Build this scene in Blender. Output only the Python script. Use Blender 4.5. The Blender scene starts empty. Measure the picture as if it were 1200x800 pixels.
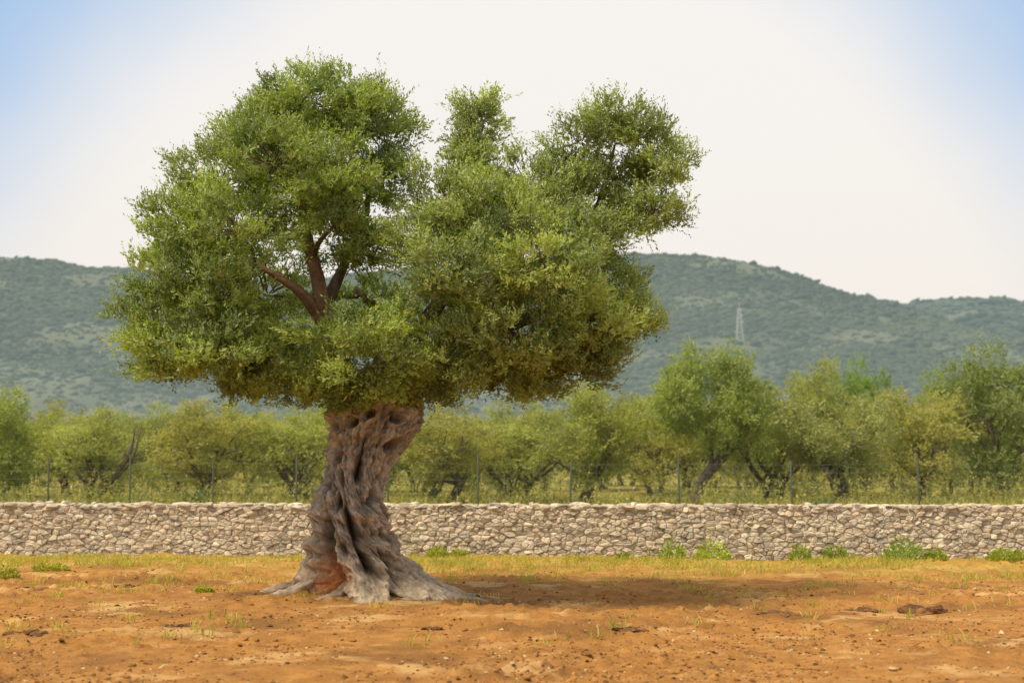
import bpy, math, random
import numpy as np
from mathutils import Vector
C = bpy.context.scene.collection
rng = np.random.default_rng(7)
random.seed(7)
F_PX = 1200*50/36.0
PITCH = math.atan(150/F_PX)
CAMZ = 1.6
def P(px, py, Y):
    u=(px-600)/F_PX; v=(400-py)/F_PX
    cp,sp=math.cos(PITCH),math.sin(PITCH)
    dx,dy,dz=u,cp-v*sp,sp+v*cp
    t=Y/dy
    return np.array([dx*t,Y,CAMZ+dz*t])
# ---------------- noise
def _h(ix,iy,iz,s):
    n=(ix*374761393+iy*668265263+iz*2147483647+s*974711)&0xffffffff
    n=((n^(n>>13))*1274126177)&0xffffffff
    n=((n^(n>>16))*2246822519)&0xffffffff
    return ((n^(n>>15))&0xffffff)/float(0xffffff)
def vnoise(p,s=0):
    p=np.asarray(p,float); f=np.floor(p); i=f.astype(np.int64); t=p-f; t=t*t*(3-2*t)
    x,y,z=i[...,0],i[...,1],i[...,2]; u,v,w=t[...,0],t[...,1],t[...,2]
    r=0
    for a in (0,1):
        for b in (0,1):
            for c in (0,1):
                r=r+_h(x+a,y+b,z+c,s)*(u if a else 1-u)*(v if b else 1-v)*(w if c else 1-w)
    return r
def fbm(p,o=4,s=0):
    r=0;a=.5;q=np.asarray(p,float)
    for k in range(o):
        r=r+a*vnoise(q,s+k*17); q=q*2.03+3.1; a*=.5
    return r/(1-.5**o)
def sst(a,b,x):
    t=np.clip((x-a)/(b-a),0,1); return t*t*(3-2*t)
# ---------------- mesh
def mk(name,V,Fs,mat,parent=None,col=None,smooth=False):
    V=np.asarray(V,np.float32)
    if not isinstance(Fs,list): Fs=[Fs]
    Fs=[np.asarray(f,np.int32) for f in Fs if len(f)]
    me=bpy.data.meshes.new(name)
    me.vertices.add(len(V)); me.vertices.foreach_set('co',V.ravel())
    idx=np.concatenate([f.ravel() for f in Fs]); tot=np.concatenate([np.full(len(f),f.shape[1],np.int32) for f in Fs])
    st=np.concatenate([[0],np.cumsum(tot)[:-1]]).astype(np.int32)
    me.loops.add(len(idx)); me.loops.foreach_set('vertex_index',idx.astype(np.int32))
    me.polygons.add(len(tot)); me.polygons.foreach_set('loop_start',st)
    try: me.polygons.foreach_set('loop_total',tot)
    except Exception: pass
    me.polygons.foreach_set('use_smooth',np.full(len(tot),smooth))
    me.update(calc_edges=True)
    if col is not None:
        ca=me.color_attributes.new('Col','FLOAT_COLOR','POINT')
        c=np.ones((len(V),4),np.float32); c[:,:3]=col; ca.data.foreach_set('color',c.ravel())
    me.materials.append(mat)
    o=bpy.data.objects.new(name,me); C.objects.link(o)
    if parent: o.parent=parent
    return o
def empty(name,loc=(0,0,0),rz=0):
    o=bpy.data.objects.new(name,None); C.objects.link(o); o.location=loc; o.rotation_euler=(0,0,rz); o.empty_display_size=.3
    return o
def tag(o,label=None,cat=None,group=None,kind=None):
    if label:o['label']=label
    if cat:o['category']=cat
    if group:o['group']=group
    if kind:o['kind']=kind
    return o
def copy_tree(o,parent=None):
    c=o.copy(); C.objects.link(c); c.parent=parent
    for ch in list(o.children): copy_tree(ch,c)
    return c
class Acc:
    def __init__(s): s.V=[];s.F={};s.C=[];s.n=0
    def add(s,V,F,Cc=None):
        V=np.asarray(V)
        if not isinstance(F,list): F=[F]
        for f in F:
            f=np.asarray(f)
            if len(f): s.F.setdefault(f.shape[1],[]).append(f+s.n)
        s.V.append(V); s.n+=len(V)
        s.C.append(np.broadcast_to(np.array([1,1,1.]) if Cc is None else Cc,(len(V),3)))
    def build(s,name,mat,parent=None,smooth=False):
        return mk(name,np.concatenate(s.V),[np.concatenate(v) for v in s.F.values()],mat,parent,np.concatenate(s.C),smooth)
def catmull(pts,n):
    pts=[np.array(p,float) for p in pts]
    q=[2*pts[0]-pts[1]]+pts+[2*pts[-1]-pts[-2]]
    out=[]
    for i in range(1,len(q)-2):
        for k in range(n):
            t=k/n
            out.append(.5*((2*q[i])+(-q[i-1]+q[i+1])*t+(2*q[i-1]-5*q[i]+4*q[i+1]-q[i+2])*t*t+(-q[i-1]+3*q[i]-3*q[i+1]+q[i+2])*t**3))
    out.append(q[-2]); return np.array(out)
def tube(pts,radii,ns=8,sub=4,amp=0.0,nsc=6,flute=0.0,seed=0,cap=True):
    c=catmull(pts,sub); n=len(c)
    r=np.interp(np.linspace(0,len(pts)-1,n),np.arange(len(pts)),radii)
    T=np.gradient(c,axis=0); T/=np.linalg.norm(T,axis=1)[:,None]+1e-9
    ref=np.array([0.31,.95,.1]) if abs(T[0][1])<.8 else np.array([1.,0,.1])
    A=np.cross(T,ref); A/=np.linalg.norm(A,axis=1)[:,None]+1e-9
    B=np.cross(T,A)
    th=np.linspace(0,2*np.pi,ns,endpoint=False)
    rr=np.repeat(r[:,None],ns,1)
    if flute:
        s=np.linspace(0,1,n)[:,None]
        rr=rr*(1+flute*np.sin(3*th[None]+5*s+seed)+flute*.6*np.sin(5*th[None]-7*s+seed*2))
    V=c[:,None]+rr[...,None]*(np.cos(th)[None,:,None]*A[:,None]+np.sin(th)[None,:,None]*B[:,None])
    if amp:
        q=fbm(V*nsc,3,seed)-.5
        V=V+(V-c[:,None])*(q[...,None]*amp)
    V=V.reshape(-1,3)
    i=np.arange(n-1)[:,None]*ns; j=np.arange(ns)[None]; k=(j+1)%ns
    Fq=np.stack([i+j,i+k,i+ns+k,i+ns+j],-1).reshape(-1,4)
    V=np.concatenate([V,[c[-1]+T[-1]*r[-1]*.5]])
    jj=np.arange(ns); b=(n-1)*ns
    Ft=np.stack([b+jj,b+(jj+1)%ns,np.full(ns,n*ns)],-1)
    return V,[Fq,Ft]
_t=(1+5**.5)/2
ICO=np.array([(-1,_t,0),(1,_t,0),(-1,-_t,0),(1,-_t,0),(0,-1,_t),(0,1,_t),(0,-1,-_t),(0,1,-_t),(_t,0,-1),(_t,0,1),(-_t,0,-1),(-_t,0,1)])
ICO/=np.linalg.norm(ICO[0])
ICF=np.array([(0,11,5),(0,5,1),(0,1,7),(0,7,10),(0,10,11),(1,5,9),(5,11,4),(11,10,2),(10,7,6),(7,1,8),(3,9,4),(3,4,2),(3,2,6),(3,6,8),(3,8,9),(4,9,5),(2,4,11),(6,2,10),(8,6,7),(9,8,1)])
def subdiv(V,F):
    V=[tuple(v) for v in V]; m={}; out=[]
    def mid(a,b):
        k=(min(a,b),max(a,b))
        if k not in m:
            p=np.array(V[a])+np.array(V[b]); p/=np.linalg.norm(p); V.append(tuple(p)); m[k]=len(V)-1
        return m[k]
    for a,b,c in F:
        x,y,z=mid(a,b),mid(b,c),mid(c,a); out+=[(a,x,z),(b,y,x),(c,z,y),(x,y,z)]
    return np.array(V),np.array(out)
ICO2,ICF2=subdiv(ICO,ICF)
def blobs(cent,size,rg,sub=0,jit=.15,block=1.0,tilt=.3,yaw=True):
    B,Fc=(ICO,ICF) if sub==0 else (ICO2,ICF2)
    B=np.sign(B)*np.abs(B)**block
    n=len(cent); m=len(B)
    W=B[None]*(1+rg.uniform(-jit,jit,(n,m,1)))
    W=W*size[:,None]
    a=rg.uniform(0,2*np.pi,n) if yaw else rg.normal(0,.2,n); b=rg.normal(0,tilt,n)
    c,s=np.cos(b)[:,None],np.sin(b)[:,None]
    x,z=W[...,0]*c-W[...,2]*s,W[...,0]*s+W[...,2]*c
    c,s=np.cos(a)[:,None],np.sin(a)[:,None]
    x2,y2=x*c-W[...,1]*s,x*s+W[...,1]*c
    W=np.stack([x2,y2,z],-1)+cent[:,None]
    Fo=(Fc[None]+(np.arange(n)*m)[:,None,None]).reshape(-1,3)
    return W.reshape(-1,3),Fo,m
# ---------------- materials
def newmat(name):
    m=bpy.data.materials.new(name); m.use_nodes=True; nt=m.node_tree; nt.nodes.clear()
    out=nt.nodes.new('ShaderNodeOutputMaterial'); return m,nt,out
def N(nt,t,**k):
    n=nt.nodes.new(t)
    for a,b in k.items():
        setattr(n,a,b)
    return n
def L(nt,a,b): nt.links.new(a,b)
def mix(nt,a,b,f,mode='MIX'):
    n=N(nt,'ShaderNodeMix',data_type='RGBA',blend_type=mode)
    for v,s in ((f,n.inputs[0]),(a,n.inputs[6]),(b,n.inputs[7])):
        if isinstance(v,(int,float)): s.default_value=v
        elif isinstance(v,tuple): s.default_value=(*v,1)
        else: L(nt,v,s)
    return n.outputs[2]
def noise(nt,scale,detail=5,vec=None,rough=.6):
    n=N(nt,'ShaderNodeTexNoise'); n.inputs['Scale'].default_value=scale; n.inputs['Detail'].default_value=detail; n.inputs['Roughness'].default_value=rough
    if vec is not None: L(nt,vec,n.inputs['Vector'])
    return n.outputs['Fac']
def mrange(nt,v,a,b,c=0,d=1):
    n=N(nt,'ShaderNodeMapRange',interpolation_type='SMOOTHSTEP'); L(nt,v,n.inputs[0])
    for i,x in enumerate((a,b,c,d)): n.inputs[i+1].default_value=x
    return n.outputs[0]
def math_(nt,op,a,b=0.0):
    n=N(nt,'ShaderNodeMath',operation=op)
    for v,s in ((a,n.inputs[0]),(b,n.inputs[1])):
        if isinstance(v,(int,float)): s.default_value=v
        else: L(nt,v,s)
    return n.outputs[0]
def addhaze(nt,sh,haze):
    e=N(nt,'ShaderNodeEmission'); e.inputs[0].default_value=(*haze,1); e.inputs[1].default_value=1  # constant emission painted on as airlight haze, lifts the shaded sides
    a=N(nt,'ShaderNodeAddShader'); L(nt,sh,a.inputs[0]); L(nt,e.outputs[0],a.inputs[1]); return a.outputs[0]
def leafmat(name,silver=.45,trans=.3,haze=None):
    m,nt,out=newmat(name)
    at=N(nt,'ShaderNodeAttribute',attribute_name='Col'); oi=N(nt,'ShaderNodeObjectInfo'); g=N(nt,'ShaderNodeNewGeometry')
    base=mix(nt,at.outputs['Color'],oi.outputs['Color'],1.0,'MULTIPLY')
    f=math_(nt,'MULTIPLY',g.outputs['Backfacing'],silver)
    c=mix(nt,base,(.28,.31,.18),f)
    p=N(nt,'ShaderNodeBsdfPrincipled'); L(nt,c,p.inputs['Base Color']); p.inputs['Roughness'].default_value=.48; p.inputs['Specular IOR Level'].default_value=.35
    t=N(nt,'ShaderNodeBsdfTranslucent'); tc=mix(nt,base,(1.35,1.5,.5),1.0,'MULTIPLY'); L(nt,tc,t.inputs[0])
    ms=N(nt,'ShaderNodeMixShader'); ms.inputs[0].default_value=trans; L(nt,p.outputs[0],ms.inputs[1]); L(nt,t.outputs[0],ms.inputs[2])
    sh=ms.outputs[0]
    if haze: sh=addhaze(nt,sh,haze)
    L(nt,sh,out.inputs[0]); return m
def colmat(name,mul=(1,1,1),rough=.9,nscale=10,namt=.5,bump=.3,bscale=30,haze=None,bdist=.02):
    m,nt,out=newmat(name)
    at=N(nt,'ShaderNodeAttribute',attribute_name='Col'); tc=N(nt,'ShaderNodeNewGeometry')
    pos=tc.outputs['Position']
    n=noise(nt,nscale,4,pos)
    v=mrange(nt,n,.3,.7,1-namt,1+namt*.6)
    c=mix(nt,at.outputs['Color'],mul,1.0,'MULTIPLY')
    cc=N(nt,'ShaderNodeVectorMath',operation='SCALE'); L(nt,c,cc.inputs[0]); L(nt,v,cc.inputs['Scale'])
    p=N(nt,'ShaderNodeBsdfPrincipled'); L(nt,cc.outputs[0],p.inputs['Base Color']); p.inputs['Roughness'].default_value=rough; p.inputs['Specular IOR Level'].default_value=.15
    if bump:
        b=N(nt,'ShaderNodeBump'); b.inputs['Strength'].default_value=bump; b.inputs['Distance'].default_value=bdist
        L(nt,noise(nt,bscale,5,pos,.7),b.inputs['Height']); L(nt,b.outputs[0],p.inputs['Normal'])
    sh=p.outputs[0]
    if haze: sh=addhaze(nt,sh,haze)
    L(nt,sh,out.inputs[0]); return m
M_leaf=leafmat('olive_leaves',.34,.32)
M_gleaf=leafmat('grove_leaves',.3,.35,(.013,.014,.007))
M_weed=leafmat('weed_leaves',.1,.3)
M_bark=colmat('olive_bark',(1,1,1),.92,16,.30,.9,34,bdist=.03)
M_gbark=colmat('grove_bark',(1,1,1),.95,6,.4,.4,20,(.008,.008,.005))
M_stone=colmat('dry_stone',(1,1,1),.92,9,.22,.35,30,bdist=.010)
M_clod=colmat('soil_clods',(1,1,1),.95,20,.35,.5,60)
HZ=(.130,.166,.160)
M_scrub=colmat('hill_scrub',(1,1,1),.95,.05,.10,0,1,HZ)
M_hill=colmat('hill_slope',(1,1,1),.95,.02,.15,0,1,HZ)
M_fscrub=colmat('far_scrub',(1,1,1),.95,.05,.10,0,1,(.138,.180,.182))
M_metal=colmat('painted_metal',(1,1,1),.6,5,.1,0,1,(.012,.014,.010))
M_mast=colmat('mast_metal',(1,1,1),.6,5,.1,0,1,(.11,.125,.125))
# ---------------- ground
def gz(x,y):
    x=np.asarray(x,float); y=np.asarray(y,float)
    z=.0
    p=np.stack([x,y,np.zeros_like(x)],-1)
    near=1-sst(30,60,y)
    z=z+(fbm(p*.45,3,3)-.5)*.12*near
    z=z+.10*np.exp(-(((x+1.6)/1.6)**2+((y-17.8)/1.4)**2))
    wl=26.3-.09*x
    z=z+.32*sst(1.0,8,y-wl)+.5*sst(15,60,y-wl)+.35*sst(60,160,y-wl)
    return z
def gzf(x,y):
    p=np.stack([x,y,np.zeros_like(x)],-1)
    near=1-sst(30,45,y)
    z=gz(x,y)+(fbm(p*2.6,3,9)-.5)*.055*near
    n=fbm(p*8,3,11); pat=sst(.44,.62,fbm(p*.7,3,13)); z=z+np.clip(n-.50,0,1)*(.05+.13*pat)*near
    return z
def axis(lo,hi,step,far_lo,far_hi,g=1.22):
    a=list(np.arange(lo,hi,step)); s=step; v=a[-1]
    while v<far_hi: s*=g; v+=s; a.append(v)
    s=step; v=a[0]; b=[]
    while v>far_lo: s*=g; v-=s; b.append(v)
    return np.array(b[::-1]+a)
xs=axis(-10.5,10.5,.042,-6000,6000); ys=axis(8.5,28,.045,-60,9000)
X,Yg=np.meshgrid(xs,ys,indexing='ij'); Z=gzf(X,Yg)
V=np.stack([X,Yg,Z],-1).reshape(-1,3); nx,ny=len(xs),len(ys)
i=np.arange(nx-1)[:,None]*ny; j=np.arange(ny-1)[None]
Fg=np.stack([i+j,i+ny+j,i+ny+j+1,i+j+1],-1).reshape(-1,4)
m,nt,out=newmat('red_earth')
g=N(nt,'ShaderNodeNewGeometry'); pos=g.outputs['Position']; sep=N(nt,'ShaderNodeSeparateXYZ'); L(nt,pos,sep.inputs[0])
n1=noise(nt,.55,5,pos); n2=noise(nt,4,6,pos,.7); n3=noise(nt,28,5,pos,.75)
c=mix(nt,(.30,.136,.036),(.43,.210,.060),mrange(nt,n2,.35,.68))
c=mix(nt,c,(.18,.083,.028),mrange(nt,n1,.48,.64,0,.7))
c=mix(nt,c,(.60,.385,.165),mrange(nt,noise(nt,.8,6,pos,.65),.53,.66,0,.7))
c=mix(nt,c,(.11,.053,.022),mrange(nt,n3,.55,.71,0,.58))
c=mix(nt,c,(.11,.053,.023),mrange(nt,noise(nt,1.7,6,pos,.74),.56,.67,0,.55))
c=mix(nt,c,(.54,.38,.18),mrange(nt,noise(nt,45,3,pos,.7),.60,.72,0,.6))
wd=math_(nt,'ADD',sep.outputs[1],math_(nt,'MULTIPLY',sep.outputs[0],.09))
wd=math_(nt,'ADD',wd,math_(nt,'MULTIPLY',math_(nt,'SUBTRACT',noise(nt,.8,6,pos,.7),.5),11.0))
gm=mrange(nt,wd,20,26,0,.65)
c=mix(nt,c,mix(nt,(.45,.29,.06),(.29,.23,.045),mrange(nt,noise(nt,5,4,pos),.4,.6)),gm)
far=mrange(nt,sep.outputs[1],29,40,0,.85)
c=mix(nt,c,(.22,.20,.055),far)
p=N(nt,'ShaderNodeBsdfPrincipled'); L(nt,c,p.inputs['Base Color']); p.inputs['Roughness'].default_value=.95; p.inputs['Specular IOR Level'].default_value=.1
b=N(nt,'ShaderNodeBump'); b.inputs['Strength'].default_value=.8; b.inputs['Distance'].default_value=.035
L(nt,math_(nt,'ADD',n3,n2),b.inputs['Height']); L(nt,b.outputs[0],p.inputs['Normal']); L(nt,p.outputs[0],out.inputs[0])
tag(mk('ground',V,Fg,m,smooth=True),'bare orange red earth field with clods and thin dry grass','ground',kind='structure')
n=30000
t=rng.uniform(0,1,n)**1.2; py_=9.3/(1-t*(1-9.3/25.5))
px_=rng.uniform(-.42,.42,n)*py_
msk=fbm(np.stack([px_*.9,py_*.9,px_*0],-1),3,13); keep=msk+rng.uniform(-.25,.25,n)>.52
px_,py_=px_[keep],py_[keep]; n=len(px_)
s=rng.gamma(1.5,.0036,n)+.004
cen=np.stack([px_,py_,gzf(px_,py_)+s*.1],-1)
W,Fo,mm=blobs(cen,np.stack([s*1.4,s*1.1,s*.7],-1),rng,0,.3)
base=np.array([.29,.135,.042]); pc=base*rng.uniform(.4,1.4,(n,1)); pale=rng.uniform(0,1,n)<.10; pc[pale]=np.array([.50,.38,.21])
tag(mk('pebbles',W,Fo,M_clod,col=np.repeat(pc,mm,0)),'scattered crumbs of red soil and pale pebbles over the field','pebbles',kind='stuff')
def clod(px,py,wpx,hpx,nn,label,dark=1.0):
    Y=CAMZ*F_PX/(py-550); x0=P(px,py,Y)[0]; k=F_PX/Y; w=wpx/k/2
    nn=int(nn*2.2)
    cx=np.linspace(-w,w,nn)+rng.normal(0,w*.06,nn); cy=rng.normal(0,w*.22,nn); s=np.maximum(rng.uniform(.35,1,nn)**1.5*hpx/k*.6,w/nn*1.9)
    c=np.stack([cx,cy,s*.1],-1)
    W,Fo,mm=blobs(c,np.stack([s*1.8,s*2.1,s*.7],-1),rng,1,.22,.9)
    W=W+(fbm(W*14,3,4)-.5)[:,None]*.06
    pc=np.array([.17,.082,.036])*dark*rng.uniform(.6,1.4,(nn,1))
    q=mk('soil_clod',W,Fo,M_clod,col=np.repeat(pc,mm,0)); q.location=(x0,Y,float(gz(np.array(x0),np.array(Y))))
    tag(q,label,'soil clod','dark clods of turned earth')
for a in [(1085,713,32,15,5,'chunky dark earth clod standing alone at the right of the field'),
          (32,742,44,7,12,'flat dark crumbled clod near the left edge, nearest the viewer'),
          (32,688,42,6,12,'dark crumbled clod at the left edge, nearer the stone wall'),
          (142,684,30,6,9,'small low clod left of the trunk in line with its roots'),
          (732,737,52,6,16,'long flat dark crust of soil in the near middle ground'),
          (900,717,60,8,18,'crumbly dark clod heap to the left of the chunky lone clod'),
          (1010,711,34,6,10,'dark clod between the crumbly heap and the chunky lone clod'),
          (1125,689,36,6,10,'low dark clod at far right just in front of the grass strip'),
          (505,736,20,4,6,'smallest dark crumb of soil in front of the trunk roots'),
          (205,732,40,5,12,'thin dark soil crust in front and left of the trunk')]:
    clod(*a)
# ---------------- grass
def blades(x,y,h,w,lean,cols,zf=gz):
    n=len(x); z=zf(x,y)-.01
    a=rng.uniform(0,np.pi,n); dx,dy=np.cos(a)*w,np.sin(a)*w
    lx,ly=rng.normal(0,lean,n)*h,rng.normal(0,lean,n)*h
    b0=np.stack([x-dx,y-dy,z],-1); b1=np.stack([x+dx,y+dy,z],-1)
    mA=np.stack([x+lx*.35-dx*.7,y+ly*.35-dy*.7,z+h*.6],-1); mB=np.stack([x+lx*.35+dx*.7,y+ly*.35+dy*.7,z+h*.6],-1)
    tp=np.stack([x+lx,y+ly,z+h],-1)
    V=np.stack([b0,b1,mB,mA,tp],1).reshape(-1,3); k=np.arange(n)[:,None]*5
    return V,[k+np.array([[0,1,2,3]]),k+np.array([[3,2,4]])],np.repeat(cols,5,0)
def tufted(nt_,per,xlo,xhi,ylo,yhi,spread,dens):
    cx=rng.uniform(xlo,xhi,nt_); cy=rng.uniform(ylo,yhi,nt_)
    k=dens(cx,cy)>rng.uniform(0,1,nt_); cx,cy=cx[k],cy[k]
    x=np.repeat(cx,per)+rng.normal(0,spread,len(cx)*per); y=np.repeat(cy,per)+rng.normal(0,spread,len(cx)*per)
    tint=np.repeat(rng.uniform(0,1,len(cx)),per)
    return x,y,tint
def dens(x,y):
    d=(26.3-.09*x)-y
    nn=fbm(np.stack([x*.5,y*.8,x*0],-1),3,21)
    left=1+1.0*sst(-2,-6,x)
    patch=1.2*np.exp(-((x+1.0)/1.1)**2-((d-1.6)/1.6)**2)
    return (np.clip((nn-.47)*6,0,.9)+patch)*np.exp(-np.clip(d-1.2,0,99)/(1.8*left))*(d>.35)+.014*(d>.35)
x,y,t=tufted(18000,14,-11.5,11.5,13,27.2,.08,dens)
h=rng.uniform(.03,.12,len(x))*(.6+.8*t)
cg=np.array([.28,.31,.035]);cyl=np.array([.56,.42,.09])
f=(t[:,None]*1.2-.40+rng.normal(0,.15,(len(x),1))).clip(0,1)
V,Fs,cc=blades(x,y,h,.007,.5,cyl*(1-f)+cg*f)
tag(mk('dry_grass',V,Fs,M_weed,col=cc),'sparse yellow green grass strip at the foot of the stone wall','grass',kind='stuff')
def dens2(x,y): return np.clip((fbm(np.stack([x*.3,y*.3,x*0],-1),3,31)-.3)*3,0.15,1)
x,y,t=tufted(6000,10,-22,22,29.5,50,.25,dens2)
h=rng.uniform(.15,.6,len(x))
f=(t[:,None]*1.2-.1+rng.normal(0,.15,(len(x),1))).clip(0,1)
V,Fs,cc=blades(x,y,h,.025,.35,np.array([.46,.36,.10])*(1-f)+np.array([.20,.21,.05])*f)
tag(mk('tall_grass',V,Fs,M_weed,col=cc),'tall straw coloured grass growing under the grove behind the wall','grass',kind='stuff')
def leafq(base,D,Ln,Wd,col,face=None):
    n=len(base); D=D/(np.linalg.norm(D,axis=1)[:,None]+1e-9)
    R=rng.normal(0,1,(n,3))
    if face is not None: R=R*.55+face
    S=np.cross(D,R); S/=np.linalg.norm(S,axis=1)[:,None]+1e-9
    Nn=np.cross(S,D)
    Ln=np.asarray(Ln)[:,None]; Wd=np.asarray(Wd)[:,None]
    a=base; b=base+D*Ln*.5+S*Wd*.5+Nn*Wd*.1; c=base+D*Ln; d=base+D*Ln*.5-S*Wd*.5+Nn*Wd*.1
    V=np.stack([a,d,c,b],1).reshape(-1,3); F=np.arange(n*4).reshape(-1,4)
    return V,F,np.repeat(np.broadcast_to(col,(n,3)),4,0)
def weed(px,py,wpx,hpx,label,col=(.19,.26,.03)):
    Y=CAMZ*F_PX/(py-550)
    if py<660: Y=min(Y,26.3-.09*(px-600)/F_PX*26-.55)
    x0=(px-600)/F_PX*Y; k=F_PX/Y; w=wpx/k/2; hh=hpx/k
    n=int(400*max(.6,w/.2)); a=rng.uniform(0,2*np.pi,n); r=np.sqrt(rng.uniform(0,1,n))*w
    lump=.55+.45*vnoise(np.stack([np.cos(a)*2+px,np.sin(a)*2,r*6],-1),2)
    pz=rng.uniform(.02,1,n)*hh*np.sqrt(np.clip(1-(r/w)**2,0.05,1))*lump
    base=np.stack([r*np.cos(a),r*np.sin(a)*.8,pz],-1)
    D=np.stack([np.cos(a),np.sin(a),rng.uniform(.2,1.6,n)],-1)+rng.normal(0,.4,(n,3))
    V,F,Cc=leafq(base,D,rng.uniform(.04,.085,n),rng.uniform(.018,.035,n),np.array(col)*rng.uniform(.6,1.4,(n,1)))
    A=Acc(); A.add(V,F,Cc)
    o=A.build('weed',M_weed); o.location=(x0,Y,float(gz(np.array(x0),np.array(Y))))
    tag(o,label,'weed','green weeds growing on the bare ground')
for a in [(513,648,24,16,'small yellow green weed at the wall foot just right of the leaning trunk',(.34,.36,.04)),
          (540,650,20,12,'low yellowish weed at the wall foot, second to the right of the trunk',(.36,.36,.04)),
          (787,650,30,28,'pale green weed at the wall foot, left of its wider twin',(.30,.36,.04)),
          (832,651,42,32,'bright yellow green weed spreading wide at the wall foot right of centre',(.36,.43,.03)),
          (935,652,24,24,'narrow green weed against the wall between two wider ones',(.26,.33,.03)),
          (975,655,30,22,'low dull green weed in front of the wall',(.22,.27,.03)),
          (1054,657,46,34,'largest dark green bushy weed at the wall foot on the right',(.21,.31,.025)),
          (1092,657,24,19,'small weed immediately right of the dark bushy one',(.26,.31,.03)),
          (1175,658,48,19,'low broad weed at the wall foot by the right edge',(.28,.33,.03)),
          (12,676,30,22,'yellowish grassy weed at the left edge of the field',(.38,.36,.05)),
          (244,697,16,8,'little pale weed on open soil left of the trunk',(.40,.38,.06)),
          (65,668,40,8,'low spreading yellow green weed near the wall on the left',(.38,.36,.05)),
          (730,650,14,10,'very small weed at the wall foot right of the trunk')]:
    weed(*a)
# ---------------- stone wall
WH=.95
wall=empty('stone_wall',(0,26.3,0),math.atan(-.09))
tag(wall,'low dry stone wall of pale rubble running across behind the big tree','wall')
def clip(poly,px,py,nx_,ny_):
    out=[]
    for k in range(len(poly)):
        a=poly[k]; b=poly[(k+1)%len(poly)]
        da=(a[0]-px)*nx_+(a[1]-py)*ny_; db=(b[0]-px)*nx_+(b[1]-py)*ny_
        if da<=0: out.append(a)
        if (da<0<db) or (db<0<da):
            t=da/(da-db); out.append((a[0]+(b[0]-a[0])*t,a[1]+(b[1]-a[1])*t))
    return out
A=Acc(); rows=[]; z=-.08; hw_=13; AS=.60
while z<WH:
    hgt=random.uniform(.05,.10); x=-hw_+random.uniform(0,.2); r=[]
    while x<hw_:
        w=random.choice([.05,.07,.10,.13,.18,.25])*random.uniform(.85,1.2); r.append(((x+w/2)*AS,z+hgt/2+random.uniform(-.035,.035))); x+=w
    rows.append(r); z+=hgt
seeds=[p for r in rows for p in r]; sx=np.array(seeds)
pal=np.array([(.61,.525,.40),(.53,.45,.345),(.67,.59,.46),(.58,.485,.365),(.48,.415,.335),(.63,.52,.385),(.56,.45,.34)])
for si,(x,z) in enumerate(seeds):
    d=np.abs(sx-np.array([x,z])); near=np.where((d[:,0]<.36)&(d[:,1]<.32))[0]
    top_=WH+random.uniform(-.045,.025)
    poly=[(x-.2,-.12),(x+.2,-.12),(x+.2,top_),(x-.2,top_)]
    for k in near:
        if k==si: continue
        qx,qz=seeds[k]
        poly=clip(poly,(x+qx)/2,(z+qz)/2,qx-x,qz-z)
        if len(poly)<3: break
    if len(poly)<3: continue
    q=[]
    ci=random.uniform(.06,.14)
    for k in range(len(poly)):
        a=poly[k];b=poly[(k+1)%len(poly)]
        q+= [(a[0]*(1-ci)+b[0]*ci,a[1]*(1-ci)+b[1]*ci),(a[0]*ci+b[0]*(1-ci),a[1]*ci+b[1]*(1-ci))]
    q=np.array(q)/np.array([AS,1]); c=q.mean(0); d=q-c; rad=np.linalg.norm(d,axis=1)[:,None]+1e-6
    off=rng.normal(0,.010); tx,tz=rng.normal(0,.14,2)
    m_=len(q); ring=[]
    for sc,yy in ((1-.001/rad,.12),(1-.0015/rad,.0),(.96-.004/rad,-.011),(.6,-.018)):
        r2=c+d*np.clip(sc,.2,1)+rng.normal(0,.002,q.shape)
        ydep=yy+off+(r2-c)[:,0]*tx+(r2-c)[:,1]*tz+rng.normal(0,.004,m_)
        ring.append(np.stack([r2[:,0],ydep,r2[:,1]],-1))
    V=np.concatenate(ring+[np.array([[c[0],-.019+off+rng.normal(0,.005),c[1]]])])
    jj=np.arange(m_); kk=(jj+1)%m_
    Fq=np.concatenate([np.stack([l*m_+jj,l*m_+kk,(l+1)*m_+kk,(l+1)*m_+jj],-1) for l in range(3)])
    Ft=np.stack([3*m_+jj,3*m_+kk,np.full(m_,4*m_)],-1)
    A.add(V,[Fq,Ft],pal[rng.integers(len(pal))]*rng.uniform(.80,1.08))
A.build('stone_face',M_stone,wall)
B=Acc(); Vb=np.array([(sx_*13,yy,zz) for sx_ in (-1,1) for yy in (.035,.55) for zz in (-.15,WH-.05)])
B.add(Vb,np.array([(0,1,3,2),(4,6,7,5),(0,4,5,1),(2,3,7,6),(1,5,7,3),(0,2,6,4)]),np.array([.36,.29,.20])); B.build('rubble_core',M_stone,wall)
cs=[];sz=[]
for row in range(3):
    x=-13
    while x<13:
        w=random.uniform(.04,.16); x+=w*.95
        cs.append((x,.08+row*.2+random.uniform(-.04,.04),WH-.035+random.uniform(-.025,.03))); sz.append((w*.98,.12,random.uniform(.03,.065))); x+=w*.95
cs=np.array(cs);sz=np.array(sz)
W,Fo,mm=blobs(cs,sz,rng,1,.12,.65,.12,yaw=False)
A=Acc(); A.add(W,Fo,np.repeat(pal[rng.integers(0,len(pal),len(cs))]*rng.uniform(.6,.92,(len(cs),1)),mm,0)); A.build('coping_stones',M_stone,wall)
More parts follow.
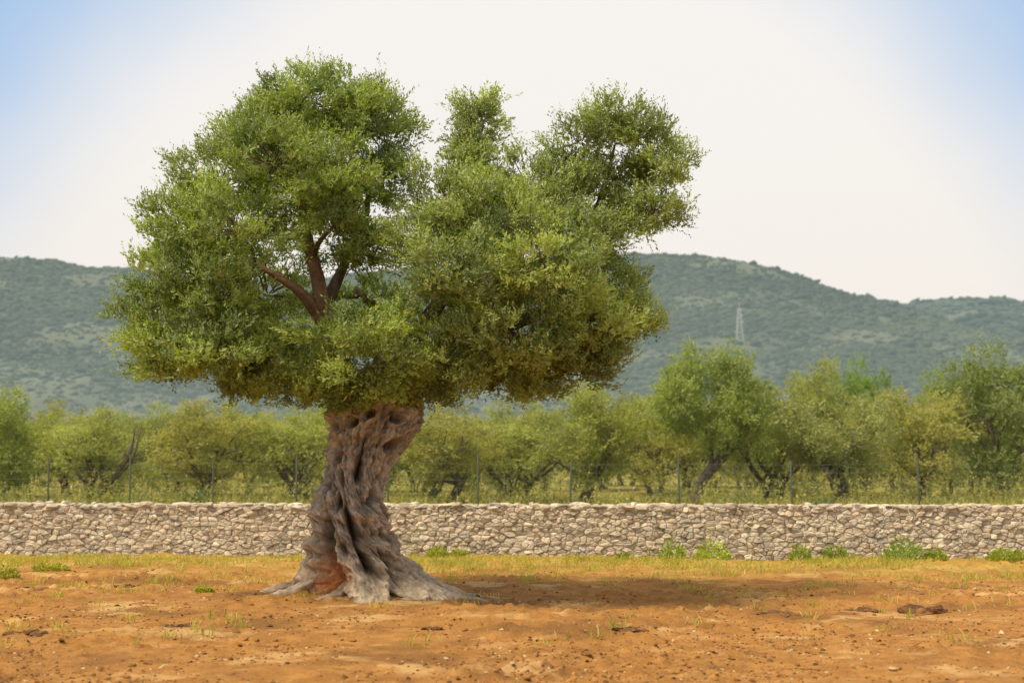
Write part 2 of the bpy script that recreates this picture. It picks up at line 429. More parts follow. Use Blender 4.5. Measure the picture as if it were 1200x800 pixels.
# ---------------- main olive tree
YT=17.8; S=YT/F_PX
tree=empty('olive_tree',tuple(P(440,705,YT)*np.array([1,1,0])))
tag(tree,'ancient olive tree with thick twisted grey trunk and wide green crown in the red field','tree')
OFF=np.array(tree.location)
tab=np.array([(440,402,480),(455,394,486),(470,388,491),(490,385,491),(510,387,486),(530,389,470),(550,384,454),(570,376,447),(590,369,449),(610,364,454),(630,362,462),(650,361,476),(670,356,496),(685,346,520),(697,328,546),(706,302,574),(716,276,604)],float)
NZ,NT=600,760
zt=np.array([P(600,p,YT)[2] for p in tab[:,0]])
pyv=np.linspace(440,716,NZ); zz=np.interp(pyv,tab[:,0],zt)
lf=np.interp(pyv,tab[:,0],tab[:,1]); rt=np.interp(pyv,tab[:,0],tab[:,2])
def sm(a,k=15):
    ker=np.hanning(k+2)[1:-1]; ker/=ker.sum(); return np.convolve(np.pad(a,(k//2,k//2),'edge'),ker,'valid')
lf,rt=sm(lf),sm(rt)
cx=((lf+rt)/2-600)*S; hwid=(rt-lf)/2*S
th=np.linspace(0,2*np.pi,NT,endpoint=False)
dn=(pyv-440)/276.0
TH=th[None]; Dn=dn[:,None]
b=np.zeros((NZ,NT)); 
srng=np.random.default_rng(12)
spy=[440,480,520,560,600,640,680,716]
def th_of(pxs_):
    px=sm(np.interp(pyv,spy,pxs_),51)
    return np.arcsin(np.clip(((px-600)*S-cx)/hwid,-.985,.985))
def strand(pxs_,w,amp,k):
    global b
    t0=th_of(pxs_)[:,None]
    t0=t0+.10*np.sin(Dn*14+k*2)
    d=(TH-t0+np.pi)%(2*np.pi)-np.pi
    wz=1.15*np.interp(dn*276+440,spy,w)[:,None]*(1+.28*np.sin(Dn*17+k*1.7))
    am=np.interp(dn*276+440,spy,amp)[:,None]*(1+.06*np.sin(Dn*26+k*2.3))
    b=np.maximum(b,am*np.clip(1-np.abs(d/wz)**2.2,0,1)**.5)
strand([394,390,390,383,371,366,354,300],[.42,.40,.38,.42,.42,.38,.38,.3],[1]*8,0)
strand([414,402,404,414,432,458,496,545],[.36,.36,.36,.34,.32,.32,.28,.2],[1,1.05,1.07,1.04,1.10,1.10,1.06,1],2)
strand([444,428,420,398,394,410,434,462],[.34,.36,.24,.22,.30,.32,.28,.2],[1.05,1.04,.88,.90,1.02,1.0,1,1],3)
strand([462,456,444,428,412,414,424,440],[.36,.38,.32,.20,.18,.20,.22,.2],[1.03,1.06,1.0,.85,.85,.92,1,1.0],4)
strand([484,482,464,440,430,436,460,490],[.42,.48,.44,.30,.22,.20,.22,.2],[1.02,1.17,1.14,1.04,.88,.88,.98,1.0],5)
strand([486,490,482,452,446,456,508,566],[.36,.36,.30,.34,.40,.36,.30,.2],[1,.96,.95,1,1.02,1,1,1],6)
tw=th_of([436,424,414,408,414,438,472,505])[:,None]
for k,ph in enumerate([1.75,2.35,2.95,3.55,4.2]):
    w=srng.uniform(.38,.5)
    cc_=ph+.5*tw*srng.uniform(.6,1.1)+.14*np.sin(Dn*srng.uniform(5,10)+k*2)
    d=(TH-cc_+np.pi)%(2*np.pi)-np.pi
    b=np.maximum(b,np.sqrt(np.clip(1-(d/w)**2,0,1)))
valley=np.interp(dn,[0,.5,.8,.92,1],[.55,.44,.42,.34,.20])[:,None]
hwm=hwid[:,None]
a=TH-tw*1.5
def cyl3(k,kz): return np.stack([np.cos(a)*k,np.sin(a)*k,np.broadcast_to(zz[:,None]*kz,a.shape)],-1)
rid=1-np.abs(2*fbm(cyl3(2.6,2.6),3,41)-1)
rid2=1-np.abs(2*fbm(cyl3(8,5.2),3,51)-1)
rid3=fbm(cyl3(24,13),3,61)
knob=fbm(cyl3(3.4,7.5),3,71)-.5
lump=1-np.abs(2*fbm(cyl3(5.5,9),2,77)-1)
r=hwm*(valley+(1-valley)*b)
rr0=np.minimum(hwm,.56)
r=r+rr0*((rid-.85)*.32+(rid2-.82)*.22+knob*.46+(lump-.8)*.20)+(rid3-.5)*.05
hol=np.zeros_like(r); dk=np.zeros_like(r)
for (hx,hy,rt_,rz_,dp,o_) in [(388,668,.38,.18,.42,1),(374,682,.36,.10,.34,1),(390,655,.18,.13,.55,2),(420,616,.13,.22,.50,0),(424,552,.15,.12,.50,0),(440,656,.10,.15,.34,0),(402,530,.14,.11,.45,0),(462,522,.17,.09,.34,0),(418,496,.13,.06,.24,0),(398,500,.12,.06,.28,0),(462,598,.10,.10,.26,0),(402,588,.12,.09,.38,0),(442,578,.12,.09,.38,0),(380,614,.12,.09,.30,0),(452,626,.09,.08,.26,0),(440,486,.12,.05,.2,0),(388,570,.11,.07,.28,0),(410,640,.08,.08,.24,0),(468,492,.10,.05,.2,0)]:
    ii=np.argmin(abs(pyv-hy)); ct=((hx-600)*S-cx[ii])/hwid[ii]; t0=math.asin(max(-.95,min(.95,ct)))
    d=(TH-t0+np.pi)%(2*np.pi)-np.pi; zc=zz[ii]
    d=d-(tw-tw[ii])*.9
    q_=(d/rt_)**2+((zz[:,None]-zc)/rz_)**2
    e=np.exp(-q_**1.6); rim=np.exp(-(q_-1.9)**2*2.0)
    r=r-dp*rr0*1.2*e+rim*.024
    if o_: hol=np.maximum(hol,np.exp(-(q_*.7)**2))
    else: dk=np.maximum(dk,e)
for (hx,hy,rt_,rz_,dp) in [(484,492,.5,.16,.10),(390,526,.26,.09,.08),(440,466,.5,.12,.10),(404,466,.35,.10,.08),(415,632,.18,.10,.05),(462,642,.2,.12,.04),(395,558,.15,.07,.06),(370,596,.25,.09,.04)]:
    ii=np.argmin(abs(pyv-hy)); t0=math.asin(max(-.97,min(.97,((hx-600)*S-cx[ii])/hwid[ii])))
    d=(TH-t0+np.pi)%(2*np.pi)-np.pi
    r=r+dp*np.exp(-(d/rt_)**2-((zz[:,None]-zz[ii])/rz_)**2)
r=np.clip(r,.10,None)
Vt=np.stack([cx[:,None]+r*np.sin(TH),YT-r*np.cos(TH)*1.0,np.broadcast_to(zz[:,None],r.shape)+(rid3-.5)*.03],-1)
Vt=Vt-OFF
i=np.arange(NZ-1)[:,None]*NT; j=np.arange(NT)[None]; k=(j+1)%NT
Ft=np.stack([i+j,i+NT+j,i+NT+k,i+k],-1).reshape(-1,4)
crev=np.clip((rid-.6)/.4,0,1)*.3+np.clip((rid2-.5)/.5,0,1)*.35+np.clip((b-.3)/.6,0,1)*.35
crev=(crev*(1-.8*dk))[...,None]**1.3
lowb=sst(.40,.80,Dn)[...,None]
crest=np.array([.56,.49,.385])*(1-lowb)+np.array([.70,.54,.375])*lowb  # warm light painted into lower crest colour to offset crown shade
ct=np.array([.12,.092,.064])*(1-crev)+crest*crev  # bark tones, with occlusion shade of creases and pits painted in
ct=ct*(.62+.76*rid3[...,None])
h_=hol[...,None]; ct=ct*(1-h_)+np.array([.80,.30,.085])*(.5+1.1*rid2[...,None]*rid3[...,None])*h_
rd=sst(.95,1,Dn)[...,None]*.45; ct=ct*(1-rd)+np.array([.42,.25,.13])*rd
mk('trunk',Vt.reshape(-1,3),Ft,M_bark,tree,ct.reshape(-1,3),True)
BK=np.array([.30,.24,.19])
def barkcol(V,seed=0,base=BK):
    n_=fbm(V*np.array([9,9,5.]),3,seed); return base*(.45+1.1*n_[:,None])
def root(pts,r0,seed):
    pp=[]
    for (x,y,d) in pts:
        Yy=YT+d; xx=(x-600)*S; pp.append((xx,Yy,float(gz(np.array(xx),np.array(Yy)))+y))
    rad=np.linspace(r0,r0*.22,len(pp))
    V,F=tube(pp,rad,24,12,1.0,9,.16,seed); V=V-OFF
    mk('root',V,F,M_bark,tree,barkcol(V,seed,np.array([.50,.385,.27])),True)
root([(466,.24,-.25),(500,.09,-.35),(532,.03,-.4),(564,-.01,-.35),(596,-.06,-.4)],.09,1)
root([(448,.2,-.35),(466,.07,-.55),(484,.02,-.7),(508,-.03,-.8),(530,-.08,-.85)],.08,2)
root([(370,.12,-.3),(352,.05,-.42),(332,.01,-.55),(306,-.02,-.5),(284,-.07,-.55)],.075,3)
root([(418,.10,-.5),(406,.02,-.7),(392,-.02,-.85),(372,-.05,-1.0),(350,-.10,-1.0)],.07,4)
root([(475,.24,0),(520,.07,-.1),(550,.0,-.15),(582,-.03,-.05),(614,-.09,.1)],.09,5)
root([(385,.22,.2),(350,.07,.2),(318,.01,.35),(286,-.08,.2)],.09,7)
root([(455,.3,.4),(490,.08,.8),(520,0,1.0),(550,-.1,1.2)],.12,8)
def Q(x,y,d): 
    p=P(x,y,YT); return np.array([p[0],YT+d,p[2]])
limb_pts=[]
def limb(name,pts,r0,r1,seed,ns=18,bc=(.20,.155,.115)):
    pp=[Q(*a) for a in pts]; rad=np.linspace(r0,r1,len(pp))
    if r0>.2: rad[1:-1]*=.75
    V,F=tube(pp,rad,ns,8,.45,5,.12,seed); V=V-OFF
    mk(name,V,F,M_bark,tree,barkcol(V,seed,np.array(bc)),True)
    c=catmull(pp,6); r=np.interp(np.linspace(0,1,len(c)),[0,1],[r0,r1])
    for a,b_ in zip(c,r): limb_pts.append((a,b_))
limb('limb',[(420,485,.05),(402,440,0),(388,400,0),(378,350,-.1),(362,290,.1),(345,210,.3)],.22,.05,1,18,(.34,.20,.125))
limb('limb',[(412,475,.3),(375,425,.2),(310,390,.1),(240,370,0)],.14,.04,2)
limb('limb',[(455,480,0),(465,440,0),(490,390,0),(530,330,0),(555,250,0),(560,170,.1)],.22,.03,3)
limb('limb',[(462,475,.3),(500,425,.3),(570,390,.2),(650,360,0),(700,330,0)],.15,.04,4)
limb('limb',[(520,400,.1),(600,350,.3),(670,290,.2),(700,245,.25),(712,205,.25),(722,165,.2)],.11,.012,5)
limb('limb',[(385,385,0),(357,347,-.2),(325,325,-.3),(260,290,-.2)],.085,.02,6,18,(.34,.20,.125))
limb('limb',[(380,360,.1),(400,310,.2),(425,250,.3),(430,190,.2)],.08,.02,7)
limb('limb',[(430,470,.2),(440,420,.8),(450,370,1.3),(400,320,1.7)],.22,.06,8)
limb('limb',[(450,470,.2),(500,420,.9),(570,370,1.4),(620,320,1.7)],.20,.06,9)
limb('limb',[(705,240,.2),(745,228,.1),(772,205,0)],.03,.010,10,8)
LP=np.array([a for a,_ in limb_pts]); LR=np.array([b_ for _,b_ in limb_pts])
lob=[(348,128,68,50,0,.9,1),(402,128,58,44,.2,.7,1),(302,160,52,46,.2,.8,1),(250,216,48,48,.3,.8,1),(436,158,44,52,-.1,.8,1.1),(332,208,76,60,-.7,.9,1),(446,212,34,42,.1,.7,1),
(234,285,52,52,-.5,.9,1),(300,288,60,46,-1.1,.9,1),(402,228,52,46,-.8,.7,1),(196,390,48,46,-.3,.8,1),(230,345,52,44,-.8,.8,1),(264,422,68,42,-1.0,.9,1.1),(204,434,42,26,-.4,.6,1),
(286,362,40,38,-1.2,.7,1),(330,432,56,32,-.9,.7,1),(424,298,34,42,-.2,.6,1),(428,404,56,28,-1.5,.6,1.1),(455,438,52,26,-1.3,.6,1.1),(408,268,38,30,-.7,.6,1),(390,456,40,16,-.9,.4,1),(455,462,42,16,-.9,.4,1),
(532,252,54,46,-.5,.8,1),(508,304,46,48,-.9,.7,1.1),(552,203,38,32,.1,.6,1.1),(562,132,36,18,.2,.35,.9),(552,166,20,20,.2,.3,1),(625,232,62,44,0,.8,1.1),(590,284,66,50,-1.1,.8,1),
(542,352,68,50,-1.5,.9,1.1),(630,342,66,50,-1.4,.9,1.1),(688,290,46,46,-.4,.8,1.1),(600,414,76,42,-1.2,.9,1.1),(686,395,56,44,-.7,.9,1),(720,347,38,38,0,.7,1),
(740,378,30,32,.1,.6,1),(520,430,58,34,-.9,.7,1),(650,436,64,28,-.2,.8,1),(698,422,42,28,-.3,.6,1),(570,448,66,20,-.7,.6,1),(682,164,40,28,.1,.5,1.1),(724,144,38,26,.1,.5,1.1),(760,156,28,28,0,.5,1.1),(782,198,23,32,0,.45,1.1),(766,248,32,28,0,.5,1.1),(733,262,32,28,.1,.5,1.1),(750,200,20,22,.3,.35,.6),
(668,202,36,32,.2,.5,1),(704,215,34,34,.3,.5,.8),
(425,476,24,10,-.7,.3,.8),(505,464,26,12,-.5,.4,.8),(300,462,22,10,-.6,.4,.7),(625,460,24,10,-.3,.4,.7),(372,466,22,10,-.6,.3,.8),
(290,330,105,84,1.4,1.0,.8),(600,330,110,90,1.3,1.0,.8),(435,370,80,56,1.7,.9,.8),(350,220,76,62,1.0,.9,.7),(570,260,66,46,1.0,.8,.7),(330,412,70,34,.5,.8,.9),(560,430,80,28,.4,.8,.9),(220,400,42,42,.8,.7,.7),(684,392,54,44,.9,.7,.8)]
crown=Acc(); twg=Acc()
def sprays(starts,dirs,lens,nl,lL,lW,tint,acc,rg,face=None):
    n=len(starts); dirs=dirs/(np.linalg.norm(dirs,axis=1)[:,None]+1e-9)
    t=(np.arange(nl)+.5)/nl; T=np.broadcast_to(t,(n,nl))+rg.uniform(-.03,.03,(n,nl))
    bend=rg.normal(0,.25,(n,1,3)); bend[...,2]-=.1
    pos=starts[:,None]+(dirs[:,None]+bend*T[...,None])*lens[:,None,None]*T[...,None]
    R=rg.normal(0,1,(n,nl,3)); Pp=np.cross(R,dirs[:,None]); Pp/=np.linalg.norm(Pp,axis=-1)[...,None]+1e-9
    D=dirs[:,None]*rg.uniform(.45,1.0,(n,nl,1))+Pp*.7
    sz=(1-.35*T)*rg.uniform(.7,1.2,(n,nl))
    col=np.repeat(tint,nl,0)*rg.uniform(.85,1.15,(n*nl,1))
    V,F,Cc=leafq(pos.reshape(-1,3),D.reshape(-1,3),(sz*lL).ravel(),(np.clip(sz,.6,2)*lW).ravel(),col,None if face is None else np.repeat(face,nl,0))
    acc.add(V,F,Cc)
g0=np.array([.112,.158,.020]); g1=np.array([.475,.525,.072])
for li,(x,y,rx,ry,d,rd,de) in enumerate(lob):
    c=Q(x,y,d); R=np.array([rx*S,rd,ry*S])
    dist=np.linalg.norm(LP-c,axis=1)+np.where(LP[:,2]>c[2]+.1,1.5,0)+np.clip(.05-LR,0,1)*5
    ni=int(np.argmin(dist)); a0=LP[ni]; 
    if dist[ni]>.25 and y<425:
        mid=(a0*.5+c*.5)+np.array([0,0,-.02])+rng.normal(0,.08,3)
        r0=min(LR[ni]*.55,.042)
        V,F=tube([a0,mid,c,c+(c-mid)*.3+np.array([0,0,R[2]*.2])],[r0,r0*.7,r0*.4,.006],9,5,.3,6,.08,li); V=V-OFF
        mk('branch',V,F,M_bark,tree,barkcol(V,li,np.array([.20,.155,.115])),True)
    area=(R[0]*R[2]+R[0]*R[1]+R[1]*R[2])
    nc=max(6,int(area*14*de))
    cand=rng.normal(0,1,(nc*6,3)); cand/=np.linalg.norm(cand,axis=1)[:,None]; cand[:,2]=np.where(cand[:,2]<-.5,cand[:,2]*.5,cand[:,2])
    sel=[0]; dm=np.linalg.norm(cand-cand[0],axis=1)
    for _ in range(nc-1):
        q_=int(np.argmax(dm+rng.uniform(0,.12,len(cand)))); sel.append(q_); dm=np.minimum(dm,np.linalg.norm(cand-cand[q_],axis=1))
    u=cand[sel]
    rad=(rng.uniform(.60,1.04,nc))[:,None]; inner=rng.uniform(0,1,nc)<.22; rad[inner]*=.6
    cl=c+u*R*rad
    ctint=rng.uniform(0,1,nc)
    for q_ in range(nc):
        V,F=tube([c+(cl[q_]-c)*.15,c+(cl[q_]-c)*.6+rng.normal(0,.05,3),cl[q_]+u[q_]*.12],[.012,.008,.003],4,2)
        twg.add(V-OFF,F,np.array([.16,.12,.08]))
    per=62
    st=np.repeat(cl,per,0)+np.clip(rng.normal(0,1,(nc*per,3)),-1.8,1.8)*np.array([.108,.108,.072])
    un=np.repeat(u,per,0)
    dr=un*.65+rng.normal(0,.36,(nc*per,3))+np.array([0,0,.65])
    ln=rng.uniform(.10,.24,nc*per); longs=rng.uniform(0,1,nc*per)<.05; ln[longs]*=1.5
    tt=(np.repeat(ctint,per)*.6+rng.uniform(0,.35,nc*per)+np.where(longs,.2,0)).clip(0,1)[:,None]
    tt=tt*np.where(np.repeat(inner,per),.2,1.0)[:,None]  # inner clumps darkened, crown shade put into the leaf tint
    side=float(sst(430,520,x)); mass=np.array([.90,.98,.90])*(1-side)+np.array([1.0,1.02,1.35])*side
    hue=np.where(rng.uniform(0,1,(nc*per,1))<.06,np.array([[1.15,.95,1.2]]),np.array([[1.,1,1]]))*mass
    loc=(st-np.repeat(cl,per,0))/.108
    fc=un*.65+loc*.6+np.array([-.25,-.35,.7])
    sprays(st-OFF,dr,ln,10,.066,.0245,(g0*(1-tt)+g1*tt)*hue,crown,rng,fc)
twg.build('twigs',M_bark,tree)
cr=crown.build('crown',M_leaf,tree)
# ---------------- grove trees
def proto(seed,lean=0,stems=1,ht=6.0,wd=5.0,dense=1.0,zmin=.9,tr=1.0):
    rg=np.random.default_rng(seed); root_=empty('olive_tree')
    T=Acc(); tips=[]
    for s_ in range(stems):
        a=rg.uniform(0,2*np.pi); b0=np.array([math.cos(a)*.25*(stems>1),math.sin(a)*.25*(stems>1),-.15])
        f1=b0+np.array([lean*.5+rg.normal(0,.12),rg.normal(0,.12),.9]); f2=f1+np.array([lean*.6+rg.normal(0,.15),rg.normal(0,.15),.8])
        V,F=tube([b0,f1,f2],[.21*tr/stems**.4,.15*tr/stems**.3,.11*tr],12,6,.6,3,.15,seed); T.add(V,F,barkcol(V,seed,np.array([.15,.115,.085])))
        for k in range(5):
            a=rg.uniform(0,2*np.pi); rr=rg.uniform(.5,1)*wd*.34
            e=np.array([f2[0]+rr*math.cos(a),f2[1]+rr*math.sin(a),rg.uniform(.45,.75)*ht]); m1=(f2+e)/2+rg.normal(0,.25,3)
            V,F=tube([f2-np.array([0,0,.15]),m1,e],[.08*tr,.045,.015],7,5,.4,3,.1,seed+k); T.add(V,F,barkcol(V,seed+k,np.array([.15,.12,.085]))); tips.append(e)
            for z_ in range(2):
                e2=m1+rg.normal(0,.6,3)+np.array([0,0,.4]); V,F=tube([m1,(m1+e2)/2+rg.normal(0,.1,3),e2],[.035,.025,.008],5,3); T.add(V,F,np.array([.17,.14,.10])); tips.append(e2)
    T.build('trunk',M_gbark,root_,True)
    A=Acc(); nl=34
    cz=(ht+zmin)*.48
    for k in range(nl):
        if k<len(tips) and k%2==0: c=tips[k].copy(); c[2]=min(c[2],ht-.8)
        else:
            u=rg.normal(0,1,3); u/=np.linalg.norm(u); c=np.array([lean*.8,0,cz])+u*np.array([wd*.38,wd*.38,(ht-zmin)*.45])*rg.uniform(.5,1)
        c[2]=max(c[2],zmin+.4)
        R=np.array([1,1,.8])*rg.uniform(.4,.9); lt=rg.uniform(0,1)
        nc=int(12*dense); u=rg.normal(0,1,(nc,3)); u/=np.linalg.norm(u,axis=1)[:,None]
        cl=c+u*R*rg.uniform(.5,1.05,(nc,1)); cl[:,2]=np.maximum(cl[:,2],zmin*.6); per=12
        st=np.repeat(cl,per,0)+rg.normal(0,.14,(nc*per,3)); un=np.repeat(u,per,0)
        dr=un*.6+rg.normal(0,.5,(nc*per,3))+np.array([0,0,.4])
        ln=rg.uniform(.12,.36,nc*per); tt=(lt*.3+np.repeat(rg.uniform(0,1,nc),per)*.4+rg.uniform(0,.35,nc*per))[:,None]
        sprays(st,dr,ln,6,.14,.052,np.array([.12,.135,.028])*(1-tt)+np.array([.52,.49,.135])*tt,A,rg,un*.9+np.array([-.2,-.2,.6]))
    A.build('crown',M_gleaf,root_)
    return root_
protos=[proto(101,.75,1,6,5.0,1.5,2.0,1.35),proto(102,-.2,2,6,5.4,1.0,1.0,1.4),proto(103,.1,3,6,5.6,.9,.3),proto(104,-.5,1,6,5.0,1.2,1.1,1.5),proto(105,.2,1,6,5.2,1.4,.1),proto(106,0,2,6,5,.8,.5)]
used=set()
def place(pi,px,ytop,Y,wpx,rz,col,label,group=None):
    src=protos[pi]
    if pi in used: o=copy_tree(src)
    else: o=src; used.add(pi)
    x=(px-600)/F_PX*Y; z=float(gz(np.array(x),np.array(Y)))
    H=P(px,ytop,Y)[2]-z; w=wpx/F_PX*Y
    o.location=(x,Y,z); o.rotation_euler=(0,0,rz); o.scale=(w/5.4,w/5.4,H/6.1)
    for ch in o.children:
        if ch.name.startswith('crown'): ch.color=(*col,1)
    tag(o,label,'tree',group); return o
grey=(.86,.92,1.0); green=(.76,.93,.45); yel=(1.0,1.05,.5); dark=(.55,.68,.5); mid=(.93,.98,.70); dull=(1.05,.98,.80)
G='olive trees of the grove behind the wall'
front=[(0,812,393,43,165,.0,green,'tall dense green olive tree with a dark leaning trunk, just right of the big crown'),
(3,680,440,43,180,2.6,mid,'olive tree partly hidden under the right end of the big crown, thick short trunk showing'),
(1,985,416,43,185,.4,grey,'grey green olive tree with dark forked trunks, right of the tall dense green one'),
(4,1185,384,48,200,2.4,dark,'dark green olive tree cut off by the right edge of the picture'),
(5,1085,442,43,180,1.4,dull,'sparse greyish olive tree between the dark forked one and the right edge tree'),
(4,8,440,44,160,2.2,(.8,.92,.5),'full green olive tree at the left edge of the grove'),
(2,115,462,43,170,.3,mid,'many stemmed olive tree second from the left edge'),
(5,252,458,42,180,3.1,dull,'thin airy olive tree with bare branches showing, midway between left edge and trunk'),
(2,352,462,43,160,2.0,mid,'olive tree directly left of the big twisted trunk'),
(1,520,458,42,170,2.6,dull,'pale olive tree directly right of the big twisted trunk'),
(2,605,462,44,155,.9,mid,'low olive tree under the middle of the big crown\'s right half'),
(4,1015,406,72,100,2.2,(.55,.85,.38),'round bright green treetop rising behind the grey green olive tree'),
(4,955,408,80,90,.5,yel,'yellow green treetop rising behind and left of the round bright one'),
(4,1120,422,74,130,3.9,(.68,.88,.55),'mid height green tree behind, next to the dark right edge tree'),
(2,905,454,45,140,1.2,mid,'low pale olive tree in the gap right of the tall dense green one'),
(2,430,468,50,140,4.2,mid,'olive tree seen behind the big twisted trunk'),
(4,760,438,62,110,1.0,mid,'pale olive crown filling in directly left of and behind the tall dense green tree'),
]
for a in front: place(*a,group=G)
for k in range(42):
    px=-70+k*31+random.uniform(-12,12); Y=random.choice([54,60,66,74])+random.uniform(-2,2)
    yt=random.uniform(460,480) if px<860 else random.uniform(432,458)
    place(random.choice([1,2,2,4,5]),px,yt,Y,random.uniform(105,145),random.uniform(0,6.3),random.choice([grey,mid,dull,yel,(.72,.85,.5)]),'hazy olive tree in the rear rows of the grove, half hidden by nearer trees','rear rows of the olive grove')
def shrub(px,Y,wpx,hpx,col,label):
    x=(px-600)/F_PX*Y; z=float(gz(np.array(x),np.array(Y))); w=wpx/F_PX*Y/2; h=hpx/F_PX*Y
    A=Acc(); n=60; u=rng.normal(0,1,(n,3)); u/=np.linalg.norm(u,axis=1)[:,None]; u[:,2]=abs(u[:,2])
    cl=u*np.array([w,w,h*.85])*rng.uniform(.4,1,(n,1)); per=8
    st=np.repeat(cl,per,0)+rng.normal(0,.08,(n*per,3)); dr=np.repeat(u,per,0)+rng.normal(0,.5,(n*per,3))+np.array([0,0,.5])
    sprays(st,dr,rng.uniform(.1,.3,n*per),6,.09,.04,np.array(col)*rng.uniform(.6,1.4,(n*per,1)),A,rng)
    o=A.build('shrub',M_gleaf); o.location=(x,Y,z); tag(o,label,'shrub','shrubs under the grove')
shrub(228,37,42,32,(.09,.13,.02),'round dark green shrub behind the wall left of the trunk')
shrub(160,36,44,22,(.22,.24,.04),'low shrub behind the wall, left of the round dark one')
shrub(878,36,36,24,(.22,.23,.05),'small shrub behind the wall under the tall dense green tree')
shrub(1100,36,60,20,(.28,.29,.06),'low pale shrub behind the wall toward the right')
shrub(960,36,46,24,(.15,.18,.04),'dark low shrub behind the wall at the foot of the forked grey green tree')
shrub(490,36,48,20,(.26,.27,.05),'low green shrub behind the wall right of the trunk')
A=Acc(); n=4600; x=rng.uniform(-30,30,n); y=rng.uniform(32,72,n); hh=rng.uniform(.05,1.0,n)*(.40+.055*(y-32))
hh=np.minimum(hh,2.2)
keep=(abs(x)<y*.43)&(fbm(np.stack([x*.45,y*.25,x*0],-1),3,91)>.45); x,y,hh=x[keep],y[keep],hh[keep]; n=len(x)
cl=np.stack([x,y,gz(x,y)+hh],-1); per=8
st=np.repeat(cl,per,0)+rng.normal(0,.24,(n*per,3))*np.array([1,1,.6]); dr=rng.normal(0,.6,(n*per,3))+np.array([0,0,.7])
tt=np.repeat(rng.uniform(0,1,(n,1)),per,0)
sprays(st,dr,rng.uniform(.15,.45,n*per),6,.11,.045,np.array([.12,.13,.028])*(1-tt)+np.array([.46,.40,.11])*tt,A,rng)
tag(A.build('undergrowth',M_gleaf),'leafy suckers and scrub filling the space under the rear grove trees','undergrowth',kind='stuff')
# ---------------- fence
fence=empty('wire_fence',(0,42,0)); tag(fence,'thin green wire fence on slim posts between the stone wall and the grove','fence')
def bar(a,b,r,ns=6):
    return tube([a,b],[r,r],ns,1)
pxs=[-120,-30,60,155,252,349,455,560,667,795,927,1075,1210,1330]; tops=[]
for k,px in enumerate(pxs):
    Yp=35-k*.25; x=(px-600)/F_PX*Yp; z=float(gz(np.array(x),np.array(Yp)))
    h=1.65 if k%2 else 1.52; tops.append((x,Yp-42,z,h))
    V,F=bar((x,Yp-42,z-.2),(x+random.uniform(-.05,.05),Yp-42,z+h),.022)
    mk('fence_post',V,F,M_metal,fence,np.array([.060,.070,.045]),True)
A=Acc()
for a,b_ in zip(tops[:-1],tops[1:]):
    for q_ in range(8):
        V,F=bar((a[0],a[1]+.03,a[2]+.1+q_*.19),(b_[0],b_[1]+.03,b_[2]+.1+q_*.19),.003,3); A.add(V,F,np.array([.10,.12,.09]))
    nn=int(abs(b_[0]-a[0])/.2)
    for q_ in range(nn):
        t=q_/nn; p0=np.array(a[:3])*(1-t)+np.array(b_[:3])*t+np.array([0,.03,.1]); V,F=bar(p0,p0+np.array([0,0,1.33]),.0025,3); A.add(V,F,np.array([.10,.12,.09]))
A.build('wire_mesh',M_metal,fence)
# ---------------- hills
def ridge(profile,Yr,Y0,name,label,seed,nb,col,hmat,smat,bs,xr,ylo):
    pp=np.array(profile,float); Xp=(pp[:,0]-600)/F_PX*Yr; Hp=np.array([P(600,q_,Yr)[2] for q_ in pp[:,1]])
    def H(x,y):
        t=np.clip((y-Y0)/(Yr-Y0),0,1); back=np.clip((y-Yr)/600,0,1)
        h=np.interp(x,Xp,Hp); q=np.stack([x*.006,y*.004,x*0],-1)
        g=(fbm(q,4,seed)-.5)*.28*(t*(1-t)*4)
        n=(fbm(np.stack([x*.02,y*.02,x*0],-1),3,seed+5)-.5)*10*t
        return h*(t**1.25+g)*(1-.5*back)+n-6*(1-t)
    gx=np.linspace(*xr,420); gy=np.concatenate([np.linspace(Y0,Yr,180),np.linspace(Yr+10,Yr+600,25)])
    X,Y=np.meshgrid(gx,gy,indexing='ij'); V=np.stack([X,Y,H(X,Y)],-1).reshape(-1,3); ny=len(gy)
    i=np.arange(len(gx)-1)[:,None]*ny; j=np.arange(ny-1)[None]
    F=np.stack([i+j,i+ny+j,i+ny+j+1,i+j+1],-1).reshape(-1,4)
    n_=fbm(V*np.array([.012,.012,0]),4,seed+9)[:,None]
    cc=np.array(col)*(.8+.4*n_); pale=sst(.52,.64,n_)*.45; cc=cc*(1-pale)+np.array([.105,.10,.06])*pale
    tag(mk(name,V,F,hmat,col=cc,smooth=True),label,'hill',kind='structure')
    y=rng.uniform(ylo,Yr+30,nb); x=rng.uniform(-.42,.42,nb)*y
    m_=fbm(np.stack([x*.012,y*.012,x*0],-1),4,seed+9); kp=rng.uniform(0,1,nb)<np.clip((.64-m_)*7,.3,1)
    x,y,m_=x[kp],y[kp],m_[kp]; h=H(x,y); kp=h>5; x,y,h,m_=x[kp],y[kp],h[kp],m_[kp]
    s=rng.gamma(3,bs/3,len(x))*np.clip(y/1100,.55,1.2)
    W,Fo,mm=blobs(np.stack([x,y,h+s*.05],-1),np.stack([s*1.3,s,s*.45],-1),rng,0,.2)
    big=fbm(np.stack([x*.005,y*.005,x*0],-1),3,seed+2)[:,None]
    bc=np.array(col)*np.array([.95,.98,.94])*rng.uniform(.88,1.1,(len(x),1))*(.4+1.2*big)
    return W,Fo,np.repeat(bc,mm,0),smat,H
r1=ridge([(-900,360),(-400,330),(0,302),(80,309),(170,320),(300,327),(450,320),(600,307),(745,299),(830,299),(900,314),(960,332),(1020,350),(1080,366),(1130,382),(1200,402),(1400,470),(1900,530)],1500,420,'hill','wooded hazy blue green hill rising behind the grove',3,80000,(.042,.048,.030),M_hill,M_scrub,1.7,(-1300,1500),620)
